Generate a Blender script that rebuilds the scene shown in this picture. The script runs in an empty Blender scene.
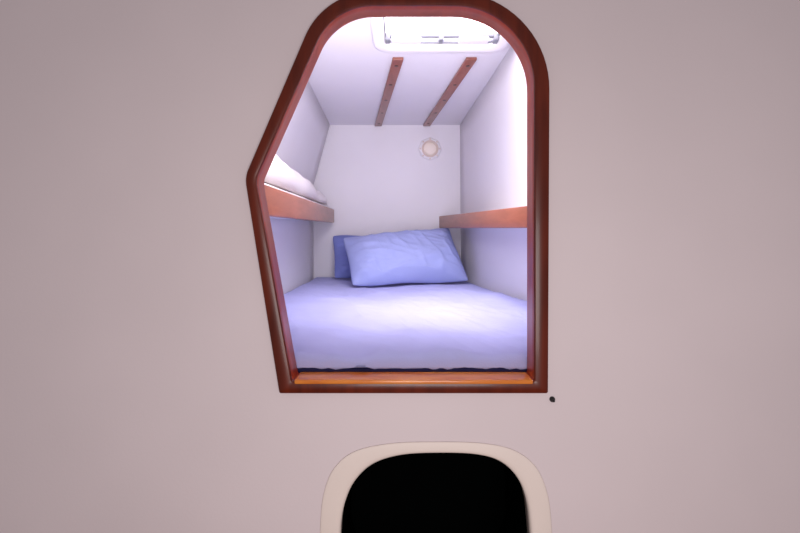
import bpy, bmesh, math
from mathutils import Vector, noise

F=450.0; UC=400.0; VH=228.0; H=1.45; D=1.15
def P(u,v,d): return Vector(((u-UC)*d/F, d, H-(v-VH)*d/F))
scene=bpy.context.scene
col=scene.collection

def s2l(c):
    return tuple(((x/255)/12.92 if x/255<=.04045 else ((x/255+.055)/1.055)**2.4) for x in c)+(1,)

def mat(name,rgb,rough=.5,spec=.5,noise_scale=None,noise_amt=.06,bump=0,bump_scale=50,coat=0,emit=None,estr=0):
    m=bpy.data.materials.new(name); m.use_nodes=True
    nt=m.node_tree; b=nt.nodes['Principled BSDF']
    c=s2l(rgb)
    b.inputs['Base Color'].default_value=c
    b.inputs['Roughness'].default_value=rough
    b.inputs['Specular IOR Level'].default_value=spec
    b.inputs['Coat Weight'].default_value=coat
    b.inputs['Coat Roughness'].default_value=.12
    tc=nt.nodes.new('ShaderNodeTexCoord')
    if noise_scale:
        n=nt.nodes.new('ShaderNodeTexNoise'); n.inputs['Scale'].default_value=noise_scale
        nt.links.new(tc.outputs['Object'],n.inputs['Vector'])
        r=nt.nodes.new('ShaderNodeValToRGB')
        r.color_ramp.elements[0].position=.3; r.color_ramp.elements[1].position=.7
        r.color_ramp.elements[0].color=tuple(x*(1-noise_amt) for x in c[:3])+(1,)
        r.color_ramp.elements[1].color=tuple(min(1,x*(1+noise_amt)) for x in c[:3])+(1,)
        nt.links.new(n.outputs['Fac'],r.inputs['Fac']); nt.links.new(r.outputs['Color'],b.inputs['Base Color'])
    if bump:
        n2=nt.nodes.new('ShaderNodeTexNoise'); n2.inputs['Scale'].default_value=bump_scale
        nt.links.new(tc.outputs['Object'],n2.inputs['Vector'])
        bp=nt.nodes.new('ShaderNodeBump'); bp.inputs['Strength'].default_value=bump; bp.inputs['Distance'].default_value=.005
        nt.links.new(n2.outputs['Fac'],bp.inputs['Height']); nt.links.new(bp.outputs['Normal'],b.inputs['Normal'])
    if emit:
        b.inputs['Emission Color'].default_value=s2l(emit); b.inputs['Emission Strength'].default_value=estr
    return m

def wood(name,dark,light,rough=.3,coat=.5,scale=(3,3,3),spec=.5):
    m=bpy.data.materials.new(name); m.use_nodes=True
    nt=m.node_tree; b=nt.nodes['Principled BSDF']
    tc=nt.nodes.new('ShaderNodeTexCoord'); mp=nt.nodes.new('ShaderNodeMapping')
    mp.inputs['Scale'].default_value=scale
    n=nt.nodes.new('ShaderNodeTexNoise'); n.inputs['Scale'].default_value=6; n.inputs['Detail'].default_value=4; n.inputs['Distortion'].default_value=.6
    r=nt.nodes.new('ShaderNodeValToRGB')
    r.color_ramp.elements[0].position=.3; r.color_ramp.elements[0].color=s2l(dark)
    r.color_ramp.elements[1].position=.72; r.color_ramp.elements[1].color=s2l(light)
    nt.links.new(tc.outputs['Object'],mp.inputs['Vector']); nt.links.new(mp.outputs['Vector'],n.inputs['Vector'])
    nt.links.new(n.outputs['Fac'],r.inputs['Fac']); nt.links.new(r.outputs['Color'],b.inputs['Base Color'])
    b.inputs['Specular IOR Level'].default_value=spec
    b.inputs['Roughness'].default_value=rough; b.inputs['Coat Weight'].default_value=coat; b.inputs['Coat Roughness'].default_value=.1
    return m

M_bulk=mat('bulkhead_gelcoat',(226,211,214),.5,.3,3,.02,.05,120)
M_wall=mat('cabin_wall',(229,225,232),.5,.3,2.5,.02,.08,60)
M_ceil=mat('cabin_ceiling',(229,225,232),.5,.3,2.5,.02,.08,60)
M_frame=wood('varnished_mahogany',(80,24,11),(108,37,18),.32,.12,(5,5,.6),.3)
M_sill=wood('sill_painted_highlight',(206,106,36),(240,148,58),.25,.4,(1,6,6))  # bright orange paints in the highlight along the sill
M_jamb=wood('jamb_painted_lit',(150,48,15),(176,66,20),.35,.1,(5,5,.6),.25)  # mahogany painted lighter, as though lit from inside the cabin
M_shelf=wood('shelf_mahogany',(142,80,56),(164,96,70),.35,.2,(5,1,5))
M_strip=wood('ceiling_strip_wood',(126,72,60),(152,90,76),.35,.3,(5,1,5))
M_sheet=mat('periwinkle_sheet',(172,172,218),.8,.2,5,.03,.15,220)
M_pil=mat('blue_pillowcase',(154,162,212),.8,.2,5,.03,.2,180)
M_pil2=mat('deep_blue_pillowcase',(122,131,196),.8,.2,5,.03,.15,220)
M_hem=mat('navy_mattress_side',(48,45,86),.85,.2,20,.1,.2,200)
M_white=mat('white_bedding',(236,230,230),.85,.2,6,.02,.2,150)
M_plast=mat('white_plastic',(236,232,236),.35,.5,8,.01)
M_rim=mat('cream_rim',(238,222,214),.5,.3,6,.02)
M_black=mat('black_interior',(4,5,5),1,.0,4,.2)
M_latch=mat('grey_latch',(130,130,140),.35,.5,10,.05)
M_dark=mat('black_rubber',(22,20,22),.4,.5,10,.1)
M_screw=mat('dark_screw',(62,34,30),.4,.5,10,.05)
M_vent=mat('vent_plastic',(242,228,216),.4,.4,10,.02)
M_ventd=mat('vent_ring_tan',(218,198,188),.4,.4,10,.02)
M_floor=wood('cabin_sole',(90,60,40),(130,92,62),.4,.3,(1,6,1))
M_glass=mat('hatch_acrylic',(245,242,250),.3,.5,5,.01,emit=(250,243,252),estr=6.0)

def mk(name,verts,faces,m,smooth=False,parent=None,**props):
    me=bpy.data.meshes.new(name); me.from_pydata([tuple(v) for v in verts],[],faces); me.validate(); me.update()
    bm=bmesh.new(); bm.from_mesh(me); bmesh.ops.recalc_face_normals(bm,faces=bm.faces); bm.to_mesh(me); bm.free()
    for p in me.polygons: p.use_smooth=smooth
    me.materials.append(m)
    o=bpy.data.objects.new(name,me); col.objects.link(o)
    if parent: o.parent=parent
    for k,v in props.items(): o[k]=v
    return o
def empty(name,**props):
    o=bpy.data.objects.new(name,None); col.objects.link(o)
    for k,v in props.items(): o[k]=v
    return o
def bevel(o,w,seg=3):
    b=o.modifiers.new('bevel','BEVEL'); b.width=w; b.segments=seg; b.limit_method='ANGLE'
    for p in o.data.polygons: p.use_smooth=True
    return o
def prism(name,poly,z0,z1,m,bev=0,**kw):
    f0=z0 if callable(z0) else (lambda y:z0); f1=z1 if callable(z1) else (lambda y:z1)
    n=len(poly); vs=[(x,y,f0(y)) for x,y in poly]+[(x,y,f1(y)) for x,y in poly]
    fs=[tuple(range(n)),tuple(range(n,2*n))]+[(i,(i+1)%n,n+(i+1)%n,n+i) for i in range(n)]
    o=mk(name,vs,fs,m,**kw)
    if bev: bevel(o,bev)
    return o

def fillet(pts,rad,seg=18):
    out=[]; n=len(pts)
    for i in range(n):
        p=Vector(pts[i]); a=Vector(pts[i-1]); b=Vector(pts[(i+1)%n])
        da=(a-p).normalized(); db=(b-p).normalized()
        ang=da.angle(db); r=rad[i]; t=r/math.tan(ang/2)
        t=min(t,(a-p).length*.49,(b-p).length*.49); r=t*math.tan(ang/2)
        c=p+(da+db).normalized()*(r/math.sin(ang/2))
        s=p+da*t-c; e=p+db*t-c
        a0=math.atan2(s.y,s.x); a1=math.atan2(e.y,e.x); dl=(a1-a0+math.pi)%(2*math.pi)-math.pi
        for k in range(seg+1):
            th=a0+dl*k/seg; out.append((c.x+r*math.cos(th),c.y+r*math.sin(th)))
    return out
def px2(poly,d=D):
    return [((u-UC)*d/F, H-(v-VH)*d/F) for u,v in poly]
def catmull(pts,seg=8):
    o=[];n=len(pts)
    for i in range(n):
        p0,p1,p2,p3=[Vector(pts[(i+k)%n]) for k in (-1,0,1,2)]
        for s in range(seg):
            t=s/seg
            q=.5*((2*p1)+(p2-p0)*t+(2*p0-5*p1+4*p2-p3)*t*t+(3*p1-p0-3*p2+p3)*t**3)
            o.append((q.x,q.y))
    return o
def rings_mesh(name,rings,m,closed=True,smooth=True,**kw):
    n=len(rings[0]); vs=[]; fs=[]
    for r in rings: vs+=r
    R=len(rings)
    for j in range(R if closed else R-1):
        a=j*n; b=((j+1)%R)*n
        for i in range(n):
            k=(i+1)%n; fs.append((a+i,a+k,b+k,b+i))
    return mk(name,vs,fs,m,smooth=smooth,**kw)
def lerp2(A,B,s): return [((1-s)*a[0]+s*b[0],(1-s)*a[1]+s*b[1]) for a,b in zip(A,B)]

# ---------- opening outlines
inner=px2(fillet([(294,379),(258,180),(334,9),(532,9),(532,379)],[3,22,60,78,3]))
outer=px2(fillet([(281,391),(247,178),(325,-5),(548,-5),(546,391)],[2,30,72,96,2]))
r_in=px2(catmull([(340,560),(341,524),(346,499),(356,479),(374,463),(402,454.5),(440,452.5),(476,454),(500,461),(517,477),(527,501),(531,535),(532,570),(530,600),(515,625),(480,638),(400,638),(355,625),(341,600)]))
r_out=px2(catmull([(320,560),(320.5,520),(324,492),(334,468),(355,451),(392,443),(440,441.5),(483,443),(514,450),(536,467),(548,496),(552,535),(552,570),(550,605),(530,640),(484,655),(396,655),(338,640),(321,605)]))

def plate(name,outline,holes,y0,thick,m,**kw):
    cu=bpy.data.curves.new(name,'CURVE'); cu.dimensions='2D'; cu.fill_mode='BOTH'; cu.extrude=thick/2
    for pl in [outline]+holes:
        sp=cu.splines.new('POLY'); sp.points.add(len(pl)-1); sp.use_cyclic_u=True
        for p,q in zip(sp.points,pl): p.co=(q[0],q[1],0,1)
    t=bpy.data.objects.new('tmp',cu); col.objects.link(t)
    bpy.context.view_layer.update()
    me=bpy.data.meshes.new_from_object(t.evaluated_get(bpy.context.evaluated_depsgraph_get()))
    bpy.data.objects.remove(t)
    for v in me.vertices:
        x,y,z=v.co; v.co=(x,y0+thick/2+z,y)
    me.materials.clear(); me.materials.append(m)
    bm=bmesh.new(); bm.from_mesh(me); bmesh.ops.remove_doubles(bm,verts=bm.verts,dist=1e-5); bmesh.ops.recalc_face_normals(bm,faces=bm.faces); bm.to_mesh(me); bm.free()
    o=bpy.data.objects.new(name,me); col.objects.link(o)
    for k,v in kw.items(): o[k]=v
    return o
hole=lerp2(inner,outer,.35); hole2=lerp2(r_in,r_out,.4)
plate('wall_front',[(-1.5,0),(1.5,0),(1.5,2.35),(-1.5,2.35)],[hole,hole2],D,.03,M_bulk,kind='structure')

# wooden frame around the opening
def ring(A,B,s,y): return [(x,y,z) for x,z in lerp2(A,B,s)]
prof=[(1,D-.001),(1,D-.014),(.985,D-.017),(.95,D-.0185),(.94,D-.0187),(.1,D-.0195),(.09,D-.0193),(.03,D-.017),(.012,D-.014),(.012,D+.044),(.34,D+.044),(.34,D-.001)]
fr=rings_mesh('trim_1',[ring(inner,outer,s,y) for s,y in prof],M_frame,kind='structure',label='varnished mahogany frame around berth opening')
jp=[(.012,D-.013),(0,D-.010),(0,D+.045),(.2,D+.045),(.012,D+.0435)]
rings_mesh('jamb_lining',[ring(inner,outer,s,y) for s,y in jp],M_jamb,closed=False,parent=fr,label='glossy inner lining, cabin light painted in as orange-red')
xl,xr=(296-UC)*D/F,(531-UC)*D/F; zs=H-(379-VH)*D/F
bevel(mk('sill',[(xl,D-.0205,zs-.007),(xr,D-.0205,zs-.007),(xr,D+.047,zs-.007),(xl,D+.047,zs-.007),(xl,D-.0205,zs+.004),(xr,D-.0205,zs+.004),(xr,D+.047,zs+.004),(xl,D+.047,zs+.004)],
 [(0,1,2,3),(4,5,6,7),(0,1,5,4),(1,2,6,5),(2,3,7,6),(3,0,4,7)],M_sill,parent=fr,label='varnished wooden sill with a painted orange highlight'),.0035)

# ---------- locker
lk=empty('storage_locker',label='round-cornered cream-rimmed locker opening with black interior',category='locker')
lp=[(1,D-.001),(.98,D-.002),(.9,D-.003),(.75,D-.004),(.3,D-.006),(.1,D-.005),(0,D-.001),(0,D+.04),(.38,D+.04),(.38,D-.001)]
rings_mesh('rim',[ring(r_in,r_out,s,y) for s,y in lp],M_rim,parent=lk,label='cream moulded plastic rim')
rg=[ring(r_in,r_out,.1,D+.041),ring(r_in,r_out,.1,D+.32)]
n=len(r_in); vs=rg[0]+rg[1]; fs=[(i,(i+1)%n,n+(i+1)%n,n+i) for i in range(n)]+[tuple(range(n,2*n))]
mk('interior',vs,fs,M_black,parent=lk,label='black locker interior')

dc=empty('door_catch',label='small black door catch on the cream bulkhead',category='catch')
def cyl(name,c,axis,r,h,m,parent=None,seg=24,dome=False,**kw):
    a=Vector(axis).normalized(); u=a.orthogonal().normalized(); w=a.cross(u); c=Vector(c)
    prf=[(r,0),(r,h*.7),(r*.85,h)] + ([(r*.5,h*1.25)] if dome else [])
    vs=[];fs=[]
    for rr,hh in prf:
        for i in range(seg):
            t=2*math.pi*i/seg; vs.append(c+a*hh+(u*math.cos(t)+w*math.sin(t))*rr)
    for j in range(len(prf)-1):
        for i in range(seg):
            k=(i+1)%seg; fs.append((j*seg+i,j*seg+k,(j+1)*seg+k,(j+1)*seg+i))
    fs.append(tuple(range(seg))); fs.append(tuple(range((len(prf)-1)*seg,len(prf)*seg)))
    return mk(name,vs,fs,m,smooth=False,parent=parent,**kw)
c=P(552,399,D)+Vector((0,.001,0))
cyl('base',c,(0,-1,0),.007,.007,M_dark,dc)
cyl('plunger',c+Vector((0,-.007,0)),(0,-1,0),.004,.008,M_dark,dc,dome=True)

# ---------- cabin shell
Y0,Y1=D+.03,3.1
def Zc(y): return H+.71+.044*(Y1-y)
def lerp(a,b,t): return a+(b-a)*t
def T(y): return (y-Y0)/(Y1-Y0)
def XL(y,z):
    t=T(y); zz=z-H
    lo=lerp(-.66,-.595,t); mid=lerp(-.70,-.615,t); top=lerp(-.44,-.482,t); ztop=Zc(y)-H
    if zz<.0: return lo
    if zz<.22: return lerp(lo,mid,zz/.22)
    return lerp(mid,top,min(1,(zz-.22)/(ztop-.22)))
def XR(y,z):
    t=T(y); zz=(z-H)
    lo=lerp(.72,.42,t); top=lerp(.50,.413,t)
    s=max(0,min(1,(zz+.3)/1.0)); return lerp(lo,top,s)
ZB=H-.47
def wallgrid(name,X,m,th):
    ny=14;zs=[0,.1,.2,.27,.33,.4,.47,.56,.65,.69,.75,.82,.9,1]
    vs=[];fs=[]
    for side in (0,1):
        for j in range(ny+1):
            y=lerp(Y0,Y1,j/ny)
            for s in zs:
                z=lerp(ZB,Zc(y),s); vs.append((X(y,z)+side*th,y,z))
    nz=len(zs);N=(ny+1)*nz
    def q(b):
        for j in range(ny):
            for i in range(nz-1):
                a=b+j*nz+i; fs.append((a,a+1,a+nz+1,a+nz))
    q(0);q(N)
    for j in range(ny):
        for i in (0,nz-1):
            a=j*nz+i; fs.append((a,a+nz,N+a+nz,N+a))
    for i in range(nz-1):
        for j in (0,ny):
            a=j*nz+i; fs.append((a,a+1,N+a+1,N+a))
    return mk(name,vs,fs,m,smooth=True,kind='structure')
wallgrid('wall_left',XL,M_wall,-.03)
wallgrid('wall_right',XR,M_wall,.03)
mk('wall_back',[(-.75,Y1,ZB),(.6,Y1,ZB),(.6,Y1,H+.76),(-.75,Y1,H+.76),(-.75,Y1+.03,ZB),(.6,Y1+.03,ZB),(.6,Y1+.03,H+.76),(-.75,Y1+.03,H+.76)],
   [(0,1,2,3),(4,5,6,7),(0,1,5,4),(1,2,6,5),(2,3,7,6),(3,0,4,7)],M_wall,kind='structure')
hx0,hx1,hy0,hy1=-.07,.405,1.44,1.875
cx=[-.8,hx0,hx1,.8]; cy=[Y0,hy0,hy1,Y1+.03]
vs=[];fs=[]
for h in (0,.04):
    for y in cy:
        for x in cx: vs.append((x,y,Zc(y)+h))
for b in (0,16):
    for j in range(3):
        for i in range(3):
            if i==1 and j==1: continue
            a=b+j*4+i; fs.append((a,a+1,a+5,a+4))
for a,b in ((5,6),(6,10),(10,9),(9,5),(0,3),(3,15),(15,12),(12,0)): fs.append((a,b,16+b,16+a))
mk('ceiling',vs,fs,M_ceil,kind='structure')
prism('berth_platform',[(-.655,Y0+.002),(.71,Y0+.002),(.40,Y1-.002),(-.59,Y1-.002)],ZB-.03,ZB,M_wall,label='white moulded berth platform under the mattress',category='bunk base')
mk('floor',[(-1.5,-.8,0),(1.5,-.8,0),(1.5,D+.4,0),(-1.5,D+.4,0),(-1.5,-.8,-.03),(1.5,-.8,-.03),(1.5,D+.4,-.03),(-1.5,D+.4,-.03)],
   [(0,1,2,3),(4,5,6,7),(0,1,5,4),(1,2,6,5),(2,3,7,6),(3,0,4,7)],M_floor,kind='structure')

# ---------- hatch
hw=empty('window_1',kind='structure',label='white-framed deck hatch with bright frosted acrylic')
def rr(x0,x1,y0,y1,r): return fillet([(x0,y0),(x1,y0),(x1,y1),(x0,y1)],[r]*4,10)
def hring(x0,x1,y0,y1,r,h): return [(x,y,Zc(y)+h) for x,y in rr(x0,x1,y0,y1,r)]
rings_mesh('frame',[hring(-.112,.447,1.398,1.926,.075,0),hring(-.108,.443,1.402,1.922,.073,-.014),hring(-.098,.433,1.412,1.912,.068,-.020),
   hring(-.066,.401,1.444,1.862,.05,-.020),hring(-.062,.397,1.448,1.858,.05,-.014),hring(-.062,.397,1.448,1.858,.05,.05),hring(-.07,.405,1.44,1.875,.055,.05),hring(-.07,.405,1.44,1.875,.055,0)],M_plast,parent=hw,label='white rounded hatch frame')
gk=hring(-.0615,.3965,1.4485,1.8575,.05,-.004);gk2=hring(-.0615,.3965,1.4485,1.8575,.05,.012)
gk3=hring(-.056,.391,1.454,1.852,.046,-.004);gk4=hring(-.056,.391,1.454,1.852,.046,.012)
rings_mesh('gasket',[gk,gk3,gk4,gk2],M_latch,parent=hw,label='grey rubber hatch gasket')
g=hring(-.062,.397,1.448,1.858,.05,.048); g2=hring(-.062,.397,1.448,1.858,.05,.056); n=len(g)
mk('glass',g+g2,[tuple(range(n)),tuple(range(n,2*n))]+[(i,(i+1)%n,n+(i+1)%n,n+i) for i in range(n)],M_glass,parent=hw,label='bright frosted hatch acrylic')
def box(name,x0,x1,y0,y1,h0,h1,m,parent,bv=.003,**kw):
    vs=[(x,y,Zc(y)+h) for h in (h0,h1) for x,y in ((x0,y0),(x1,y0),(x1,y1),(x0,y1))]
    o=mk(name,vs,[(0,1,2,3),(4,5,6,7),(0,1,5,4),(1,2,6,5),(2,3,7,6),(3,0,4,7)],m,parent=parent,**kw); bevel(o,bv,2); return o
box('crossbar',-.055,.39,1.795,1.812,-.004,.010,M_latch,hw,.003,label='grey blind bar')
for a in (-.035,.235):
    box('latch_handle',a,a+.12,1.785,1.825,-.020,-.007,M_plast,hw,.004)
for x in (-.05,.165,.385): box('latch',x-.010,x+.010,1.79,1.833,-.018,.010,M_latch,hw,.004)

# ---------- ceiling strips
def strip(xn,xf,w,lab):
    yn,yf=1.995,3.085
    e=empty('wooden_ceiling_strip',label=lab,category='ceiling strip',group='wooden strips on the cabin ceiling')
    prism('batten',[(xn-w,yn),(xn+w,yn),(xf+w,yf),(xf-w,yf)],lambda y:Zc(y)-.014,lambda y:Zc(y)-.0005,M_strip,.003,parent=e)
    for k in range(5):
        t=.06+.22*k; y=lerp(yn,yf,t); x=lerp(xn,xf,t)
        cyl('screw',(x,y,Zc(y)-.0135),(0,0,-1),.009,.002,M_screw,e,seg=14)
strip(-.008,-.150,.024,'red-brown wooden strip screwed along the cabin ceiling')
strip(.318,.182,.024,'red-brown wooden strip screwed along the cabin ceiling')

# ---------- vent
ve=empty('round_vent',label='round cream plastic vent on white end wall',category='vent')
c=P(430,149,Y1)
def lathe(name,c,prf,m,parent,seg=48,scallop=0,**kw):
    vs=[];fs=[]
    for rr_,h in prf:
        for i in range(seg):
            t=2*math.pi*i/seg; r=rr_*(1+scallop*math.cos(8*t)); vs.append((c.x+r*math.cos(t),c.y-h,c.z+r*math.sin(t)))
    for j in range(len(prf)-1):
        for i in range(seg):
            k=(i+1)%seg; fs.append((j*seg+i,j*seg+k,(j+1)*seg+k,(j+1)*seg+i))
    fs.append(tuple(range((len(prf)-1)*seg,len(prf)*seg)))
    return mk(name,vs,fs,m,smooth=True,parent=parent,**kw)
lathe('flange',c,[(.074,0),(.076,.004),(.072,.009),(.056,.011)],M_plast,ve,scallop=.04)
lathe('ring',c+Vector((0,-.010,0)),[(.058,0),(.057,.008),(.050,.010),(.046,.004)],M_ventd,ve,label='tan vent ring')
lathe('cap',c+Vector((0,-.012,0)),[(.047,0),(.046,.008),(.035,.013),(.01,.016)],M_vent,ve)
for k in range(8):
    t=2*math.pi*k/8; cyl('screw',c+Vector((.067*math.cos(t),-.008,.067*math.sin(t))),(0,-1,0),.006,.003,M_ventd,ve,seg=10)

# ---------- shelves
def shelf(name,lab,yn,yf,xn,xf,X,z0,z1,sgn):
    e=empty(name,label=lab,category='shelf')
    th=.022
    f=[(xn,yn),(xf,yf),(xf+sgn*th,yf),(xn+sgn*th,yn)]
    prism('fascia',f,z0,z1,M_shelf,.004,parent=e,label='varnished red-brown wooden fascia')
    ys=[lerp(yn,yf,i/8) for i in range(9)]
    poly=[(lerp(xn,xf,i/8)+sgn*th,ys[i]) for i in range(9)]+[(X(ys[i],(z0+z1)/2)-sgn*.004,ys[i]) for i in range(8,-1,-1)]
    prism('board',poly,z0+.012,z0+.03,M_wall,parent=e,label='white shelf board')
    return e
shelf('bunk_shelf','deep upper bunk shelf with varnished wood front',Y0+.018,3.06,-.385,-.447,XL,H+.036,H+.126,-1)
shelf('side_shelf','narrow side shelf with varnished wood front',Y0+.018,3.07,.515,.267,XR,H+.0,H+.080,1)

# ---------- cloth slabs
def fbm(x,y,z,s): return noise.fractal(Vector((x*s,y*s,z*s)),1.0,2.0,3)
def ridge(x,y,s,ang,st,seed,k=3.4):
    ca,sa=math.cos(ang),math.sin(ang); a=(x*ca+y*sa)*s; b=(-x*sa+y*ca)*s/st
    n_=noise.noise(Vector((a,b,seed))); return math.exp(-(n_*k)**2)
def slab(name,xl,xr,y0,y1,zb,zt,amp,m,edge=.04,nx=150,ny=150,parent=None,**kw):
    vs=[];fs=[]
    ztf=zt if callable(zt) else (lambda y:zt)
    def top(u,v):
        y=lerp(y0,y1,v); a,b=xl(y),xr(y); x=lerp(a,b,u)
        dx=min(x-a,b-x); dy=min(y-y0,y1-y)
        def rd(d): return 0 if d>=edge else edge-math.sqrt(max(0,edge**2-(edge-d)**2))
        drop=min(edge,math.hypot(rd(dx),rd(dy)))
        w=amp(x,y); return (x,y,ztf(y)-drop+w*min(1,(min(dx,dy)/edge)+.15))
    def ds(t): return .5-.5*math.cos(math.pi*t)
    U=[lerp(i/nx,ds(i/nx),.75) for i in range(nx+1)]; V=[lerp(i/ny,ds(i/ny),.75) for i in range(ny+1)]
    for v in V:
        for u in U: vs.append(top(u,v))
    for j in range(ny):
        for i in range(nx):
            a=j*(nx+1)+i; fs.append((a,a+1,a+nx+2,a+nx+1))
    bd=[i for i in range(nx+1)]+[j*(nx+1)+nx for j in range(1,ny+1)]+[ny*(nx+1)+i for i in range(nx-1,-1,-1)]+[j*(nx+1) for j in range(ny-1,0,-1)]
    b0=len(vs)
    for k in bd: x,y,z=vs[k]; vs.append((x,y,min(zb,z-.001)))
    n=len(bd)
    for i in range(n): k=(i+1)%n; fs.append((bd[i],bd[k],b0+k,b0+i))
    fs.append(tuple(range(b0,b0+n)))
    return mk(name,vs,fs,m,smooth=True,parent=parent,**kw)
ZT=H-.340
def wr(x,y):
    w=.009*fbm(x,y,0,2.0)
    w+=.013*ridge(x,y,1.7,.6,3,1.3)+.010*ridge(x,y,3.0,1.15,4,7.7)+.008*ridge(x,y,5,-.5,4,3.1)+.005*ridge(x,y,9,.9,4,5.5,5)+.004*ridge(x,y,14,.3,5,2.5,5)+.003*ridge(x,y,12,1.5,6,8.5,6)
    fr_=max(0,1-(y-1.2)/.25)
    w=w*(1-.5*fr_)+fr_*(.005*ridge(x,y,9,.15,4,9.2)+.003*noise.noise(Vector((x*22,y*5,2))))
    return (w-.018)*min(1,.35+max(0,(2.75-y)))
mt=empty('mattress',label='berth mattress fitted with periwinkle blue sheet',category='mattress')
ml=lambda y:XL(y,H-.4)+.008
mr=lambda y:XR(y,H-.36)-.008
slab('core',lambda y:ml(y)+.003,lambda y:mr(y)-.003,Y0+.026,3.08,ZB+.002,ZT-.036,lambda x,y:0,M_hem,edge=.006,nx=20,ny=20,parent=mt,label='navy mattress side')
sh=slab('fitted_sheet',ml,mr,Y0+.022,3.088,ZT-.035,ZT,wr,M_sheet,edge=.031,nx=200,ny=250,parent=mt,label='wrinkled periwinkle blue fitted sheet')
for v in sh.data.vertices:
    if v.co.y<Y0+.0225 and v.co.z<ZT-.0345: v.co.z+=.006*noise.noise(Vector((v.co.x*14,3,1)))+.004*noise.noise(Vector((v.co.x*50,8,1)))

# white bedding on upper bunk
ub=empty('upper_bunk_mattress',label='white mattress lying on the upper bunk shelf',category='mattress')
slab('cover',lambda y:XL(y,H+.1)+.012,lambda y:lerp(-.385,-.447,T(y))-.026,Y0+.03,3.05,H+.068,H+.148,lambda x,y:.002*fbm(x,y,1,5),M_white,edge=.03,nx=40,ny=110,parent=ub)
def duz(y):
    t=max(0,min(1,(y-1.4)/1.5)); return H+.274-.062*t*t-.012*abs(math.sin(y*5.2+.6))**6
slab('folded_duvet',lambda y:XL(y,H+.2)+.02,lambda y:lerp(-.385,-.447,T(y))-.028-.014*abs(math.sin(y*5.2+.6))**4,Y0+.05,2.92,H+.153,duz,
     lambda x,y:.014*fbm(x,y,1,5)+.020*ridge(x,y,4.5,1.2,2,5.)+.008*ridge(x,y,9,.5,2,3.)-.018,M_white,edge=.048,nx=60,ny=180,label='puffy white folded duvet on the upper bunk',category='duvet')

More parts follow.
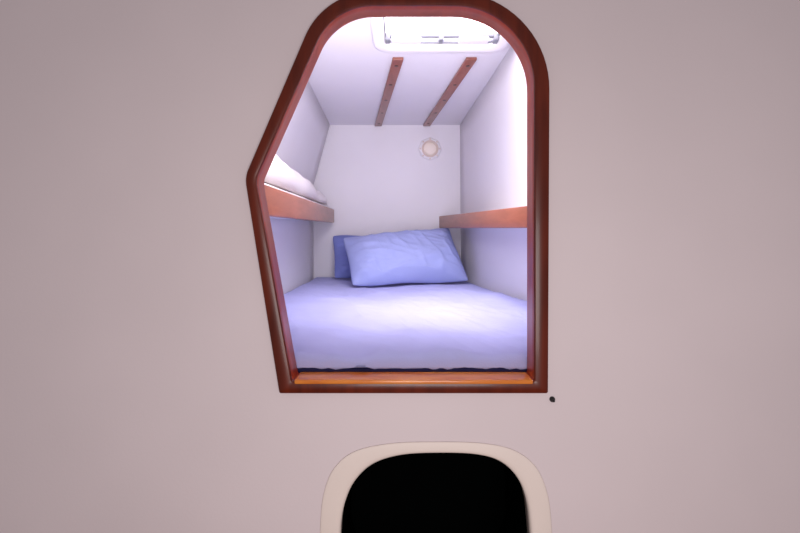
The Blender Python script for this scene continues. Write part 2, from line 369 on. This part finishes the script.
# ---------- pillows
def pillow(name,bl,br,tr,tl,thick,m,seed,**kw):
    N=120; bl,br,tr,tl=map(Vector,(bl,br,tr,tl))
    nrm=((br-bl).cross(tl-bl)).normalized()
    if nrm.y>0: nrm=-nrm
    vs=[];fs=[]
    def pt(i,j,side):
        u=.5-.5*math.cos(math.pi*i/N);v=.5-.5*math.cos(math.pi*j/N); u=lerp(i/N,u,.6); v=lerp(j/N,v,.6)
        a=2*u-1;b=2*v-1
        pin=.03*(1-b*b)*a+.03*a*(abs(a)*abs(b))**8; pin2=.04*(1-a*a)*b+.04*b*(abs(a)*abs(b))**8
        uu=u-pin*.5;vv=v-pin2*.6
        p=bl*(1-uu)*(1-vv)+br*uu*(1-vv)+tr*uu*vv+tl*(1-uu)*vv
        s_=max(0,1-abs(a)**2.4)*max(0,1-abs(b)**2.4)
        h=thick*(s_**.58)*(1.06-.16*b)
        wk=.013*ridge(u*1.5,v,1.8,.8,2.5,seed,2.5)+.009*ridge(u*1.5,v,3.5,2.2,3,seed+4,4)+.006*ridge(u*1.5,v,6,.3,3,seed+7,5)+.004*ridge(u*1.5,v,9,1.2,4,seed+9,5)+.014*fbm(u*1.5,v,seed,1.8)
        ea=1-abs(a); eb=1-abs(b)
        wk+=.010*noise.noise(Vector((b*7,1.3,seed)))*math.exp(-ea*4)+.010*noise.noise(Vector((a*9,5.3,seed)))*math.exp(-eb*3.5)
        e1=min(1,ea*4)*min(1,eb*4)
        h+=wk*e1
        wav=.006*math.sin(a*6+seed)*math.exp(-eb*5)+.004*math.sin(b*5+seed)*math.exp(-ea*5)
        return p+nrm*((h+.002) if side>0 else (-h*.3-.002))+nrm*wav
    for side in (1,-1):
        for j in range(N+1):
            for i in range(N+1): vs.append(pt(i,j,side))
    M=(N+1)**2
    for b in (0,M):
        for j in range(N):
            for i in range(N): a=b+j*(N+1)+i; fs.append((a,a+1,a+N+2,a+N+1))
    bd=[i for i in range(N+1)]+[j*(N+1)+N for j in range(1,N+1)]+[N*(N+1)+i for i in range(N-1,-1,-1)]+[j*(N+1) for j in range(N-1,0,-1)]
    for k in range(len(bd)): q=(k+1)%len(bd); fs.append((bd[k],bd[q],M+bd[q],M+bd[k]))
    return mk(name,vs,fs,m,smooth=True,**kw)
pillow('pillow',P(352,286.5,2.53),P(470,282,2.72),P(449,228,2.94),P(342,238,2.78),.085,M_pil,2.3,label='plump light blue pillow leaning on another pillow',category='pillow',group='pillows at the head of the berth')
pillow('pillow',P(334,279,2.89),P(440,278.5,2.93),P(438,236,3.03),P(332,235,3.03),.05,M_pil2,6.1,label='darker blue pillow tucked against the end wall',category='pillow',group='pillows at the head of the berth')

# ---------- lights
def area(name,loc,tgt,sx,sy,e,colr,spread=None):
    l=bpy.data.lights.new(name,'AREA'); l.shape='RECTANGLE'; l.size=sx; l.size_y=sy; l.energy=e; l.color=colr
    if spread: l.spread=spread
    o=bpy.data.objects.new(name,l); col.objects.link(o); o.location=loc
    o.rotation_euler=(Vector(tgt)-Vector(loc)).to_track_quat('-Z','Y').to_euler(); return o
area('hatch_daylight',(.165,1.64,Zc(1.64)-.04),(.14,2.0,H-.34),.32,.26,3.6,(1,.98,1),math.radians(85))
area('cabin_fill',(-.05,Y0+.10,H+.45),(-.1,2.9,H+.25),.5,.2,6.4,(1,.965,1))  # added soft fill hidden inside the opening, not a fitted lamp
area('ceiling_wash',(.0,Y0+.06,H+.0),(0,2.4,H+.75),.6,.1,1.2,(1,.97,1))  # added unseen fill, lifts the ceiling in place of bounced light
area('bulkhead_fill',(.15,-.6,H-.35),(0.1,D,H-.5),.8,.8,18,(1,.94,.93))  # added warm light behind the camera, brightens the bulkhead
w=bpy.data.worlds.new('world'); scene.world=w; w.use_nodes=True
w.node_tree.nodes['Background'].inputs[0].default_value=(.92,.85,.89,1); w.node_tree.nodes['Background'].inputs[1].default_value=.28

cam=bpy.data.cameras.new('camera'); co=bpy.data.objects.new('camera',cam); col.objects.link(co)
co.location=(0,0,H); co.rotation_euler=(math.pi/2,0,0)
cam.sensor_width=36; cam.lens=F*36/800; cam.shift_y=-(266.5-VH)/800; cam.clip_start=.05
scene.camera=co
scene.view_settings.view_transform='Standard'
